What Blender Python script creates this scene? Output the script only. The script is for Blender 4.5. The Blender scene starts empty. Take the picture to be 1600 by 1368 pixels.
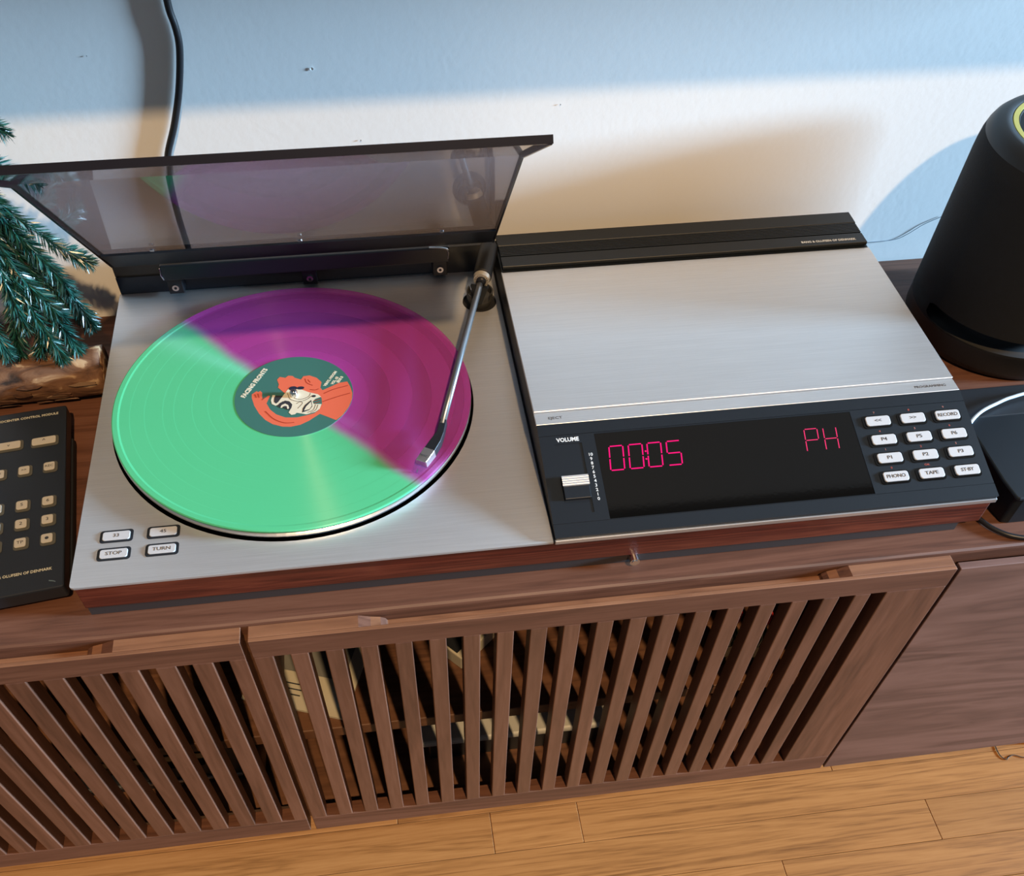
import bpy, bmesh, math, random
from mathutils import Vector, Matrix
random.seed(7)
S = bpy.context.scene
COL = S.collection
MM = 0.001

# ------------------------------------------------------------------ camera
F, PX, PY = 1431.0181, 767.5536, 913.7459
RX, RY, RZ = -0.9331, -0.0202, -0.1487
def cam_axes():
    cx, sx = math.cos(RX), math.sin(RX); cy, sy = math.cos(RY), math.sin(RY); cz, sz = math.cos(RZ), math.sin(RZ)
    yaw = Matrix(((cz, -sz, 0), (sz, cz, 0), (0, 0, 1)))
    pit = Matrix(((1, 0, 0), (0, cx, -sx), (0, sx, cx)))
    rol = Matrix(((cy, 0, sy), (0, 1, 0), (-sy, 0, cy)))
    return yaw @ pit @ rol          # columns: right, forward, up
M3 = cam_axes()
right, fwd, up = M3.col[0], M3.col[1], M3.col[2]
cam = bpy.data.cameras.new('camera'); co = bpy.data.objects.new('camera', cam); COL.objects.link(co)
co.matrix_world = Matrix.Translation(Vector((247.0178, -432.0655, 542.5116)) * MM) @ Matrix((
    (right.x, up.x, -fwd.x, 0), (right.y, up.y, -fwd.y, 0), (right.z, up.z, -fwd.z, 0), (0, 0, 0, 1)))
cam.sensor_fit = 'HORIZONTAL'; cam.sensor_width = 36.0
cam.lens = F / 1600.0 * 36.0
cam.shift_x = (800 - PX) / 1600.0
cam.shift_y = (PY - 684) / 1600.0
cam.clip_start = 0.01
S.camera = co

# ------------------------------------------------------------------ world, lights, exposure
S.view_settings.view_transform = 'Standard'; S.view_settings.look = 'None'
S.view_settings.gamma = 1.0; S.view_settings.use_curve_mapping = False
S.view_settings.exposure = -0.08
w = bpy.data.worlds.new('world'); S.world = w; w.use_nodes = True
wb = w.node_tree.nodes['Background']; wb.inputs[0].default_value = (0.66, 0.80, 1.0, 1); wb.inputs[1].default_value = 0.17

def light(name, kind, loc, energy, color, target=None, **kw):
    l = bpy.data.lights.new(name, kind); l.energy = energy; l.color = color
    for k, v in kw.items(): setattr(l, k, v)
    o = bpy.data.objects.new(name, l); COL.objects.link(o); o.location = loc
    if target is not None:
        o.rotation_euler = (Vector(target) - Vector(loc)).to_track_quat('-Z', 'Y').to_euler()
    return o
# warm high lamp light, nearly parallel
WD = Vector((-0.17, 0.69, -1.0))
wl = light('warm_light', 'SUN', (1, -2, 2.5), 2.9, (1.0, 0.66, 0.34), None, angle=math.radians(2.0))
wl.rotation_euler = WD.to_track_quat('-Z', 'Y').to_euler()
# daylight from a big window in front and to the right
light('window_light', 'AREA', (7.43, -0.87, 1.36), 2650, (0.45, 0.72, 1.0), (0.35, 0.3, 0.1), shape='RECTANGLE', size=1.05, size_y=0.9)

# ------------------------------------------------------------------ helpers
def tag(o, label=None, cat=None, group=None, kind=None):
    if label: o['label'] = label
    if cat: o['category'] = cat
    if group: o['group'] = group
    if kind: o['kind'] = kind
    return o
def empty(name, loc=(0, 0, 0), rz=0.0):
    o = bpy.data.objects.new(name, None); COL.objects.link(o)
    o.location = Vector(loc) * MM; o.rotation_euler = (0, 0, rz); o.empty_display_size = 0.02
    return o
def build(name, bm, mat, parent=None, loc=(0, 0, 0), rot=(0, 0, 0), smooth=False, bevel=0.0, segs=2):
    """bm is in millimetres; links ONE mesh object"""
    bmesh.ops.recalc_face_normals(bm, faces=bm.faces)
    bmesh.ops.scale(bm, vec=(MM, MM, MM), verts=bm.verts)
    me = bpy.data.meshes.new(name); bm.to_mesh(me); bm.free()
    if smooth:
        for p in me.polygons: p.use_smooth = True
    o = bpy.data.objects.new(name, me); COL.objects.link(o)
    if mat: me.materials.append(mat)
    o.location = Vector(loc) * MM; o.rotation_euler = rot
    if parent: o.parent = parent
    if bevel:
        m = o.modifiers.new('b', 'BEVEL'); m.width = bevel * MM; m.segments = segs; m.limit_method = 'ANGLE'; m.angle_limit = 0.6
        m.harden_normals = False
    return o
def dup(o, parent, loc=None, rot=None):
    c = o.copy(); COL.objects.link(c); c.parent = parent
    if loc is not None: c.location = Vector(loc) * MM
    if rot is not None: c.rotation_euler = rot
    return c
def NB(): return bmesh.new()
def box(bm, x0, x1, y0, y1, z0, z1):
    v = [bm.verts.new((x, y, z)) for z in (z0, z1) for x, y in ((x0, y0), (x1, y0), (x1, y1), (x0, y1))]
    for f in ((3, 2, 1, 0), (4, 5, 6, 7), (0, 1, 5, 4), (1, 2, 6, 5), (2, 3, 7, 6), (3, 0, 4, 7)): bm.faces.new([v[i] for i in f])
    return v
def boxm(*a):
    bm = NB(); box(bm, *a); return bm
def prism(bm, pts, axis, a0, a1):
    """extrude a 2-D polygon along an axis. axis 'x': pts are (y,z); 'z': (x,y); 'y': (x,z)"""
    def P(p, a): return (a, p[0], p[1]) if axis == 'x' else ((p[0], p[1], a) if axis == 'z' else (p[0], a, p[1]))
    A = [bm.verts.new(P(p, a0)) for p in pts]; B = [bm.verts.new(P(p, a1)) for p in pts]
    n = len(pts); f = [bm.faces.new(A[::-1]), bm.faces.new(B)]
    for i in range(n): bm.faces.new((A[i], A[(i + 1) % n], B[(i + 1) % n], B[i]))
    return A + B
def lathe(bm, prof, n=96, c=(0, 0), a0=0.0, a1=2 * math.pi):
    """prof: list of (r,z), closed where r==0"""
    full = abs(a1 - a0 - 2 * math.pi) < 1e-6
    k = n if full else n + 1
    rings = []
    for r, z in prof:
        if r < 1e-6: rings.append([bm.verts.new((c[0], c[1], z))])
        else: rings.append([bm.verts.new((c[0] + r * math.cos(a0 + (a1 - a0) * i / n), c[1] + r * math.sin(a0 + (a1 - a0) * i / n), z)) for i in range(k)])
    for A, B in zip(rings, rings[1:]):
        for i in range(n):
            j = (i + 1) % k if full else i + 1
            if len(A) == 1 and len(B) == 1: continue
            if len(A) == 1: bm.faces.new((A[0], B[j], B[i]))
            elif len(B) == 1: bm.faces.new((A[i], A[j], B[0]))
            else: bm.faces.new((A[i], A[j], B[j], B[i]))
    return rings
def tube(bm, pts, rad, n=12, cap=True):
    pts = [Vector(p) for p in pts]; rs = rad if isinstance(rad, (list, tuple)) else [rad] * len(pts)
    rings = []; prev = None
    for i, p in enumerate(pts):
        t = ((pts[min(i + 1, len(pts) - 1)] - pts[max(i - 1, 0)])).normalized()
        if prev is None:
            u = t.cross(Vector((0, 0, 1)));
            if u.length < 0.1: u = t.cross(Vector((1, 0, 0)))
        else: u = prev - t * prev.dot(t)
        u.normalize(); prev = u; v = t.cross(u)
        rings.append([bm.verts.new(p + (u * math.cos(2 * math.pi * k / n) + v * math.sin(2 * math.pi * k / n)) * rs[i]) for k in range(n)])
    for A, B in zip(rings, rings[1:]):
        for k in range(n): bm.faces.new((A[k], A[(k + 1) % n], B[(k + 1) % n], B[k]))
    if cap: bm.faces.new(rings[0][::-1]); bm.faces.new(rings[-1])
def catmull(pts, m=8):
    P = [Vector(p) for p in pts]; P = [P[0] * 2 - P[1]] + P + [P[-1] * 2 - P[-2]]; out = []
    for i in range(1, len(P) - 2):
        for k in range(m):
            t = k / m; a, b, c, d = P[i - 1:i + 3]
            out.append(0.5 * (2 * b + (c - a) * t + (2 * a - 5 * b + 4 * c - d) * t * t + (3 * b - a - 3 * c + d) * t ** 3))
    out.append(P[-2]); return out
def rrect(w_, h_, r, n=4, cx=0, cy=0):
    out = []
    for sx, sy, a in ((1, 1, 0), (-1, 1, 90), (-1, -1, 180), (1, -1, 270)):
        for k in range(n + 1):
            t = math.radians(a + 90 * k / n)
            out.append((cx + sx * (w_ / 2 - r) + r * math.cos(t), cy + sy * (h_ / 2 - r) + r * math.sin(t)))
    return out
def poly(bm, pts, z0, z1):
    """possibly concave flat print"""
    A = prism(bm, pts, 'z', z0, z1)

def text(name, s, size, mat, parent, loc, rot=(0, 0, 0), align='CENTER', thick=0.05, bold=0.0, sx=1.0, spacing=1.0):
    cu = bpy.data.curves.new(name, 'FONT'); cu.body = s; cu.size = size * MM; cu.align_x = align; cu.align_y = 'CENTER'
    cu.extrude = thick * MM; cu.offset = bold * MM; cu.resolution_u = 2; cu.space_character = spacing
    t = bpy.data.objects.new(name, cu)
    COL.objects.link(t)
    dg = bpy.context.evaluated_depsgraph_get()
    me = bpy.data.meshes.new_from_object(t.evaluated_get(dg)); me.name = name
    bpy.data.objects.remove(t); bpy.data.curves.remove(cu)
    o = bpy.data.objects.new(name, me); COL.objects.link(o)
    me.materials.clear(); me.materials.append(mat)
    o.location = Vector(loc) * MM; o.rotation_euler = rot; o.scale = (sx, 1, 1)
    if parent: o.parent = parent
    return o

# ------------------------------------------------------------------ materials
def mat(name, color=(0.5, 0.5, 0.5), rough=0.5, metal=0.0, spec=0.5, emit=None, estr=0.0, coat=0.0, bump=None):
    m = bpy.data.materials.new(name); m.use_nodes = True; b = m.node_tree.nodes['Principled BSDF']
    b.inputs['Base Color'].default_value = (*color, 1); b.inputs['Roughness'].default_value = rough
    b.inputs['Metallic'].default_value = metal; b.inputs['Specular IOR Level'].default_value = spec
    b.inputs['Coat Weight'].default_value = coat
    if emit: b.inputs['Emission Color'].default_value = (*emit, 1); b.inputs['Emission Strength'].default_value = estr
    nt = m.node_tree; N = nt.nodes; L = nt.links
    # every material carries a little procedural unevenness
    tc = N.new('ShaderNodeTexCoord'); nz = N.new('ShaderNodeTexNoise'); sc, st, dist = bump or (300, 0.03, 0.0002)
    nz.inputs['Scale'].default_value = sc; nz.inputs['Detail'].default_value = 3
    L.new(tc.outputs['Object'], nz.inputs['Vector'])
    bp = N.new('ShaderNodeBump'); bp.inputs['Strength'].default_value = st; bp.inputs['Distance'].default_value = dist
    L.new(nz.outputs['Fac'], bp.inputs['Height']); L.new(bp.outputs['Normal'], b.inputs['Normal'])
    return m
def ramp(N, stops):
    r = N.new('ShaderNodeValToRGB'); e = r.color_ramp.elements
    while len(e) < len(stops): e.new(0.5)
    for el, (p, c) in zip(e, stops): el.position = p; el.color = (*c, 1)
    return r
def wood(name, dark, mid, light_, axis='x', stretch=14.0, scale=60.0, rough=0.45, coat=0.0, rings=0.5, vary=0.12, pore=0.35, spec=0.5, big=1.0):
    m = bpy.data.materials.new(name); m.use_nodes = True; nt = m.node_tree; N = nt.nodes; L = nt.links; b = N['Principled BSDF']
    tc = N.new('ShaderNodeTexCoord'); oi = N.new('ShaderNodeObjectInfo')
    off = N.new('ShaderNodeVectorMath'); off.operation = 'MULTIPLY_ADD'
    cmb = N.new('ShaderNodeCombineXYZ')
    for i in range(3): L.new(oi.outputs['Random'], cmb.inputs[i])
    off.inputs[1].default_value = (7.3, 5.1, 9.7); L.new(cmb.outputs[0], off.inputs[0]); L.new(tc.outputs['Object'], off.inputs[2])
    mp = N.new('ShaderNodeMapping')
    s = {'x': (1 / stretch, 1, 1), 'y': (1, 1 / stretch, 1), 'z': (1, 1, 1 / stretch)}[axis]
    mp.inputs['Scale'].default_value = s; L.new(off.outputs[0], mp.inputs['Vector'])
    n1 = N.new('ShaderNodeTexNoise'); n1.inputs['Scale'].default_value = scale * 0.35 * big; n1.inputs['Detail'].default_value = 4; n1.inputs['Distortion'].default_value = 1.2
    n2 = N.new('ShaderNodeTexNoise'); n2.inputs['Scale'].default_value = scale * 6; n2.inputs['Detail'].default_value = 3
    L.new(mp.outputs[0], n1.inputs['Vector']); L.new(mp.outputs[0], n2.inputs['Vector'])
    # cathedral rings
    mu = N.new('ShaderNodeMath'); mu.operation = 'MULTIPLY'; mu.inputs[1].default_value = 11.0; L.new(n1.outputs['Fac'], mu.inputs[0])
    fr = N.new('ShaderNodeMath'); fr.operation = 'PINGPONG'; fr.inputs[1].default_value = 1.0; L.new(mu.outputs[0], fr.inputs[0])
    mx = N.new('ShaderNodeMix'); mx.data_type = 'FLOAT'; mx.inputs[0].default_value = rings
    L.new(n1.outputs['Fac'], mx.inputs[2]); L.new(fr.outputs[0], mx.inputs[3])
    m2 = N.new('ShaderNodeMix'); m2.data_type = 'FLOAT'; m2.inputs[0].default_value = pore
    L.new(mx.outputs[0], m2.inputs[2]); L.new(n2.outputs['Fac'], m2.inputs[3])
    rp = ramp(N, [(0.22, dark), (0.5, mid), (0.78, light_)]); L.new(m2.outputs[0], rp.inputs[0])
    hs = N.new('ShaderNodeHueSaturation'); L.new(rp.outputs[0], hs.inputs['Color'])
    vm = N.new('ShaderNodeMapRange'); vm.inputs[3].default_value = 1 - vary; vm.inputs[4].default_value = 1 + vary
    L.new(oi.outputs['Random'], vm.inputs[0]); L.new(vm.outputs[0], hs.inputs['Value'])
    L.new(hs.outputs[0], b.inputs['Base Color'])
    b.inputs['Roughness'].default_value = rough; b.inputs['Coat Weight'].default_value = coat; b.inputs['Coat Roughness'].default_value = 0.25
    b.inputs['Specular IOR Level'].default_value = spec
    bp = N.new('ShaderNodeBump'); bp.inputs['Strength'].default_value = 0.15; bp.inputs['Distance'].default_value = 0.0004
    L.new(n2.outputs['Fac'], bp.inputs['Height']); L.new(bp.outputs[0], b.inputs['Normal'])
    return m
WAL = ((0.060, 0.024, 0.014), (0.122, 0.050, 0.029), (0.175, 0.078, 0.048))
walnut_x = wood('walnut_x', *WAL, axis='x', stretch=18, scale=80, rough=0.5, vary=0.03, rings=0.35, spec=0.35)
walnut_z = wood('walnut_z', *WAL, axis='z', stretch=12, scale=55, rough=0.42, vary=0.08, rings=0.3)
walnut_flat = wood('walnut_flat', (0.085, 0.040, 0.029), (0.145, 0.072, 0.054), (0.19, 0.100, 0.078), axis='x', stretch=9, scale=42, rough=0.5, vary=0.0, rings=0.5, pore=0.25)
rosewood = wood('rosewood', (0.028, 0.005, 0.003), (0.10, 0.019, 0.010), (0.19, 0.045, 0.022), axis='x', stretch=26, scale=170, rough=0.3, vary=0.0, rings=0.4, coat=0.3)
oak = wood('oak', (0.15, 0.056, 0.014), (0.315, 0.130, 0.036), (0.39, 0.172, 0.052), axis='x', stretch=22, scale=95, rough=0.36, vary=0.10, rings=0.45, coat=0.2, pore=0.45)
edge_wood = wood('raw_edge_wood', (0.12, 0.045, 0.019), (0.215, 0.090, 0.040), (0.29, 0.13, 0.062), axis='x', stretch=10, scale=60, rough=0.5, vary=0.03, rings=0.4)
inner_wood = wood('inner_wood', (0.07, 0.03, 0.016), (0.12, 0.052, 0.027), (0.16, 0.075, 0.04), axis='x', stretch=16, scale=55, rough=0.5, vary=0.0)

def brushed(name, color=(0.66, 0.655, 0.65), rough=0.42, aniso=0.6):
    m = bpy.data.materials.new(name); m.use_nodes = True; nt = m.node_tree; N = nt.nodes; L = nt.links; b = N['Principled BSDF']
    b.inputs['Metallic'].default_value = 0.7; b.inputs['Roughness'].default_value = rough
    tc = N.new('ShaderNodeTexCoord'); mp = N.new('ShaderNodeMapping'); mp.inputs['Scale'].default_value = (12, 900, 900)
    nz = N.new('ShaderNodeTexNoise'); nz.inputs['Scale'].default_value = 2.0; nz.inputs['Detail'].default_value = 4
    L.new(tc.outputs['Object'], mp.inputs[0]); L.new(mp.outputs[0], nz.inputs['Vector'])
    rp = ramp(N, [(0.2, tuple(c * 0.90 for c in color)), (0.8, tuple(min(1, c * 1.08) for c in color))])
    L.new(nz.outputs['Fac'], rp.inputs[0]); L.new(rp.outputs[0], b.inputs['Base Color'])
    mr = N.new('ShaderNodeMapRange'); mr.inputs[3].default_value = rough - 0.05; mr.inputs[4].default_value = rough + 0.08
    L.new(nz.outputs['Fac'], mr.inputs[0]); L.new(mr.outputs[0], b.inputs['Roughness'])
    bp = N.new('ShaderNodeBump'); bp.inputs['Strength'].default_value = 0.06; bp.inputs['Distance'].default_value = 0.0002
    L.new(nz.outputs['Fac'], bp.inputs['Height']); L.new(bp.outputs[0], b.inputs['Normal'])
    return m
alu = brushed('brushed_aluminium')
alu_trim = mat('satin_aluminium', (0.72, 0.73, 0.75), 0.28, 0.9)
chrome = mat('chrome', (0.8, 0.8, 0.8), 0.12, 1.0)
blk = mat('black_plastic', (0.012, 0.014, 0.018), 0.42)
blk_s = mat('black_satin', (0.008, 0.011, 0.015), 0.42, spec=0.3)
blk_m = mat('matte_black', (0.008, 0.008, 0.009), 0.7)
blk_gl = mat('gloss_black', (0.003, 0.0025, 0.002), 0.05, spec=0.13)
key = mat('ivory_key', (0.50, 0.50, 0.51), 0.45)
key_w = mat('warm_ivory_key', (0.50, 0.46, 0.38), 0.45)
ink = mat('black_ink', (0.03, 0.03, 0.035), 0.6)
wink = mat('white_ink', (0.72, 0.72, 0.70), 0.6)
rink = mat('red_ink', (0.45, 0.07, 0.04), 0.6)
led = mat('led_red', (0.25, 0.0, 0.05), 0.6, spec=0.1, emit=(1.0, 0.003, 0.17), estr=0.95)
led2 = mat('led_red_dim', (0.3, 0.0, 0.06), 0.5, emit=(1.0, 0.012, 0.10), estr=0.62)
rubber = mat('black_rubber', (0.006, 0.006, 0.007), 0.55)
cable_m = mat('cable_black', (0.012, 0.012, 0.014), 0.4)
greyarm = mat('arm_grey', (0.30, 0.32, 0.34), 0.3, 0.8)
cream = mat('cream_print', (0.72, 0.66, 0.50), 0.45)
orange = mat('orange_print', (0.72, 0.145, 0.075), 0.45)
orange_d = mat('dark_orange_print', (0.36, 0.04, 0.02), 0.45)
teal = mat('teal_print', (0.045, 0.155, 0.130), 0.45)
navy = mat('navy_print', (0.02, 0.022, 0.045), 0.45)
white_card = mat('white_card', (0.50, 0.46, 0.36), 0.6)

# clear and smoked plastics
def clear(name, tint, rough=0.03, ior=1.49, gl=1.0):
    m = bpy.data.materials.new(name); m.use_nodes = True; nt = m.node_tree; N = nt.nodes; L = nt.links
    for n in list(N):
        if n.type == 'BSDF_PRINCIPLED': N.remove(n)
    out = [n for n in N if n.type == 'OUTPUT_MATERIAL'][0]
    tr = N.new('ShaderNodeBsdfTransparent'); tr.inputs[0].default_value = (*tint, 1)
    gs = N.new('ShaderNodeBsdfGlossy'); gs.inputs['Roughness'].default_value = rough; gs.inputs[0].default_value = (gl, gl, gl, 1)
    # Schlick reflectance, the same from both sides of the sheet
    g_ = N.new('ShaderNodeNewGeometry'); dt = N.new('ShaderNodeVectorMath'); dt.operation = 'DOT_PRODUCT'
    L.new(g_.outputs['Incoming'], dt.inputs[0]); L.new(g_.outputs['Normal'], dt.inputs[1])
    ab_ = N.new('ShaderNodeMath'); ab_.operation = 'ABSOLUTE'; L.new(dt.outputs['Value'], ab_.inputs[0])
    om = N.new('ShaderNodeMath'); om.operation = 'SUBTRACT'; om.inputs[0].default_value = 1.0; L.new(ab_.outputs[0], om.inputs[1])
    pw = N.new('ShaderNodeMath'); pw.operation = 'POWER'; pw.inputs[1].default_value = 5.0; L.new(om.outputs[0], pw.inputs[0])
    fr = N.new('ShaderNodeMath'); fr.operation = 'MULTIPLY_ADD'; fr.inputs[1].default_value = 0.96; fr.inputs[2].default_value = 0.04; L.new(pw.outputs[0], fr.inputs[0])
    tc = N.new('ShaderNodeTexCoord'); nz = N.new('ShaderNodeTexNoise'); nz.inputs['Scale'].default_value = 18
    bp = N.new('ShaderNodeBump'); bp.inputs['Strength'].default_value = 0.02; bp.inputs['Distance'].default_value = 0.001
    L.new(tc.outputs['Object'], nz.inputs['Vector']); L.new(nz.outputs['Fac'], bp.inputs['Height']); L.new(bp.outputs[0], gs.inputs['Normal'])
    mx = N.new('ShaderNodeMixShader'); L.new(fr.outputs[0], mx.inputs[0]); L.new(tr.outputs[0], mx.inputs[1]); L.new(gs.outputs[0], mx.inputs[2])
    L.new(mx.outputs[0], out.inputs['Surface'])
    return m
smoke = clear('smoked_acrylic', (0.53, 0.505, 0.54), 0.035)
clearp = clear('clear_plastic', (0.93, 0.94, 0.95), 0.08)

def wall_mat():
    m = mat('wall_paint', (0.78, 0.77, 0.75), 0.6); nt = m.node_tree; N = nt.nodes; L = nt.links; b = N['Principled BSDF']
    tc = N.new('ShaderNodeTexCoord'); nz = N.new('ShaderNodeTexNoise'); nz.inputs['Scale'].default_value = 170; nz.inputs['Detail'].default_value = 5
    n2 = N.new('ShaderNodeTexNoise'); n2.inputs['Scale'].default_value = 25; n2.inputs['Detail'].default_value = 4
    L.new(tc.outputs['Object'], nz.inputs['Vector']); L.new(tc.outputs['Object'], n2.inputs['Vector'])
    ad = N.new('ShaderNodeMath'); ad.operation = 'ADD'; L.new(nz.outputs['Fac'], ad.inputs[0]); L.new(n2.outputs['Fac'], ad.inputs[1])
    bp = N.new('ShaderNodeBump'); bp.inputs['Strength'].default_value = 0.10; bp.inputs['Distance'].default_value = 0.0010
    L.new(ad.outputs[0], bp.inputs['Height']); L.new(bp.outputs[0], b.inputs['Normal'])
    return m
wallm = wall_mat()

# ------------------------------------------------------------------ setting
FZ = -620.0; WY = 375.0; CZ = -38.0
wall = build('wall_back', boxm(-2200, 3000, WY, WY + 100, FZ - 20, 1800), wallm); tag(wall, kind='structure')
# small paint blemishes on the wall
for (x, z, r) in ((209, 186, 1.3), (243, 124, 0.6), (421, 146, 0.5), (34, 204, 0.5)):
    bm = NB(); lathe(bm, [(0, 0), (r * .8, 0.1), (r, 0.5)], 10)
    build('paint_blemish', bm, mat('blemish', (0.35, 0.34, 0.34), 0.8) if r < 1.2 else wallm, wall, (x, WY - 0.5, z), (math.pi / 2, 0, 0))
shade_shelf = build('shade_ledge_1', boxm(-1500, 1500, WY - 155, WY - 0.05, 380, 405), wallm, bevel=1); tag(shade_shelf, kind='structure')  # added ledge out of view, sized to block light from the upper wall

fl = build('floor', boxm(-2200, 3000, -1600, WY, FZ - 30, FZ - 12), blk_m); tag(fl, kind='structure')
PW = 56.4
rows = range(-12, 7)
for r in rows:
    y1 = 46.2 + r * PW; y0 = y1 - PW
    joints = {0: [-330, 322.5, 440, 1180, 2100], -1: [-600, 60, 910, 1500, 2300], -2: [-200, 690, 1400], 1: [-500, 200, 800, 1500]}.get(
        r, sorted(random.uniform(-1200, 2400) for _ in range(4)))
    xs = [-1500] + joints + [2700]
    for a, b in zip(xs, xs[1:]):
        if b < -900 or a > 1900: 
            pass
        build('plank', boxm(a + 0.25, b - 0.25, y0 + 0.25, y1 - 0.25, FZ - 12, FZ + random.uniform(-0.15, 0.1)), oak, fl, bevel=0.6, segs=1)

# ------------------------------------------------------------------ media console
con = empty('media_console', (250, 170, FZ)); tag(con, 'long walnut media console with slatted sliding doors under the music centre', 'cabinet')
def cc(p): return (p[0] - 250, p[1] - 170, p[2] - FZ)
def cbuild(name, bm, m, parent=con, **k):
    bmesh.ops.translate(bm, vec=(-250, -170, -FZ), verts=bm.verts) if parent is con else None
    return build(name, bm, m, parent, **k)
X0, X1 = -1000, 1500
bm = NB()   # top with a rounded front lip
yf = -20; zt = CZ
prof = [(yf, zt - 3), (yf + 0.6, zt - 1.2), (yf + 2.5, zt), (WY - 3, zt), (WY - 3, zt - 18), (yf + 6, zt - 18), (yf + 2, zt - 17), (yf, zt - 14)]
prism(bm, prof, 'x', X0, X1); cbuild('top_panel', bm, walnut_x)
ZB = -398
cbuild('bottom_panel', boxm(X0, X1, -10, 355, ZB - 18, ZB), inner_wood)
cbuild('back_panel', boxm(X0, X1, 355, 363, ZB, zt - 18.2), inner_wood)
for x in (X0 + 9, 106, 703, X1 - 9):
    cbuild('divider', boxm(x - 9, x + 9, -8, 355, ZB, zt - 18.2), inner_wood)
for a, b in ((X0 + 20, 96.8), (115.2, 693.8)):
    cbuild('shelf', boxm(a, b, -5, 354, -262, -246), inner_wood, bevel=1)
cbuild('drawer_runner', boxm(112, 706, -14, -6.5, ZB - 6, ZB - 0.1), inner_wood)
for x in (X0 + 120, 1102):
    for y in (62, 310):
        bm = NB(); prism(bm, [(x - 22, y - 22), (x + 22, y - 22), (x + 22, y + 22), (x - 22, y + 22)], 'z', FZ + 0.3, ZB - 18.2)
        for v in bm.verts:
            if v.co.z < FZ + 5: v.co.x = x + (v.co.x - x) * 0.6; v.co.y = y + (v.co.y - y) * 0.6
        cbuild('leg', bm, blk, bevel=2)

YD0, YD1, ZD0, ZD1 = -36.0, -21.2, -409.0, -39.6
SB, ST = -378.5, -62.6
def door(x0, x1, narrow_left, scoop, gap0, pitch, gw, ngap, label):
    d = bpy.data.objects.new('door', None); COL.objects.link(d); d.parent = con
    d.location = Vector(cc((x0, 0, ZD0))) * MM; d['label'] = label
    def P(name, bm, m, **k):
        bmesh.ops.translate(bm, vec=(-x0, 0, -ZD0), verts=bm.verts); return build(name, bm, m, d, **k)
    # top rail, its rear half scooped out for the fingers
    bm = NB(); s0, s1 = scoop; rr = 10.0
    prism(bm, [(x0, YD0), (x1, YD0), (x1, YD0 + 3.6), (x0, YD0 + 3.6)], 'z', ST, ZD1)
    pts = [(x0, ST), (x1, ST), (x1, ZD1)]
    if s1 < x1 - 1:
        pts += [(s1, ZD1)] + [(s1 - 4 - 18 * math.sin(t), ZD1 - 7 * (1 - math.cos(t)) - 3) for t in (0.3, 0.8, 1.2, 1.57)]
    else: pts = [(x0, ST), (x1, ST), (x1, ZD1 - 10)]
    if s0 > x0 + 1:
        pts += [(s0 + 4 + 18 * math.sin(t), ZD1 - 7 * (1 - math.cos(t)) - 3) for t in (1.57, 1.2, 0.8, 0.3)] + [(s0, ZD1)]
        pts += [(x0, ZD1)]
    else: pts += [(x0, ZD1 - 10)]
    prism(bm, pts, 'y', YD0 + 3.6, YD1)
    tr_ = P('top_rail', bm, walnut_x, bevel=0.5, segs=2)
    tr_.data.materials.append(edge_wood)
    for f in tr_.data.polygons:
        if f.normal.z > 0.97: f.material_index = 1
    P('bottom_rail', boxm(x0, x1, YD0, YD1, ZD0, SB), walnut_x, bevel=0.8)
    gaps = [(gap0 + i * pitch, gap0 + i * pitch + gw) for i in range(ngap)]
    P('stile', boxm(x0, gaps[0][0], YD0, YD1, SB + 0.05, ST - 0.05), walnut_z, bevel=0.8)
    P('stile', boxm(gaps[-1][1], x1, YD0, YD1, SB + 0.05, ST - 0.05), walnut_z, bevel=0.8)
    first = None
    sw = pitch - gw
    for i in range(ngap - 1):
        xa = gaps[i][1]
        if first is None:
            first = P('slat', boxm(xa, xa + sw, YD0, YD1, SB + 0.05, ST - 0.05), walnut_z, bevel=0.8)
            base = xa
        else:
            dup(first, d, ((xa - base), 0, 0))
    return d
door(121.5, 687.2, True, (205, 600), 136.6, 26.98, 13.2, 19, 'slatted door right of the gap')
door(-452.6, 115.8, False, (-370, 22), -410.4, 27.82, 12.4, 19, 'slatted door left of the gap')
d = cbuild('drawer_front', boxm(690.3, 1290, YD0, YD0 + 7, ZD0 + 1, ZD1 - 0.6), walnut_flat, bevel=0.6)
d['label'] = 'plain flat walnut front with cathedral grain'
d = cbuild('divider_trim', boxm(112, 125, -20.9, -10.2, ZD0 + 2, ZD1 - 19), inner_wood)

# things inside the console
sl = build('record_sleeve', boxm(-105, 0, 0, 148, 0, 3), white_card, None, (0, 0, 0)); 
sl.location = Vector((170, 1.5, -245.7)) * MM; sl.rotation_euler = (0, 0, math.radians(-20))
sl.location = Vector((172, 2, -245.7)) * MM
tag(sl, 'cream printed card lying on the shelf behind the left slats of the right door', 'card')
for i, (a, wd) in enumerate(((14, 40), (20, 52), (26, 46))):
    build('printed_line', boxm(-90, -90 + wd, a, a + 1.4, 3, 3.06), ink, sl)
build('printed_panel', boxm(-92, -14, 40, 120, 3, 3.06), mat('grey_print', (0.16, 0.16, 0.15), 0.6), sl)
g = empty('boxed_device', (290.6, 44.7, -245.9), math.radians(42)); tag(g, 'white box with a black lens disc lying on the shelf behind middle slats', 'box')
build('body', boxm(0, 90, 0, 44, 0, 20), white_card, g, bevel=1.5)
build('black_panel', boxm(2, 26, 8, 40, 20, 20.6), blk, g)
bm = NB(); lathe(bm, [(0, 3), (8, 3), (11, 2.2), (17, 2.2), (18, 0)], 40); build('lens_disc', bm, blk_s, g, (50, 23, 20), smooth=False)
g = empty('closed_laptop', (250, 25, ZB + 0.1)); tag(g, 'flat white edged device lying on a black box beneath the shelf', 'electronics')
build('lower_body', boxm(0, 200, 0, 150, 0, 40), blk, g, bevel=2)
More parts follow.
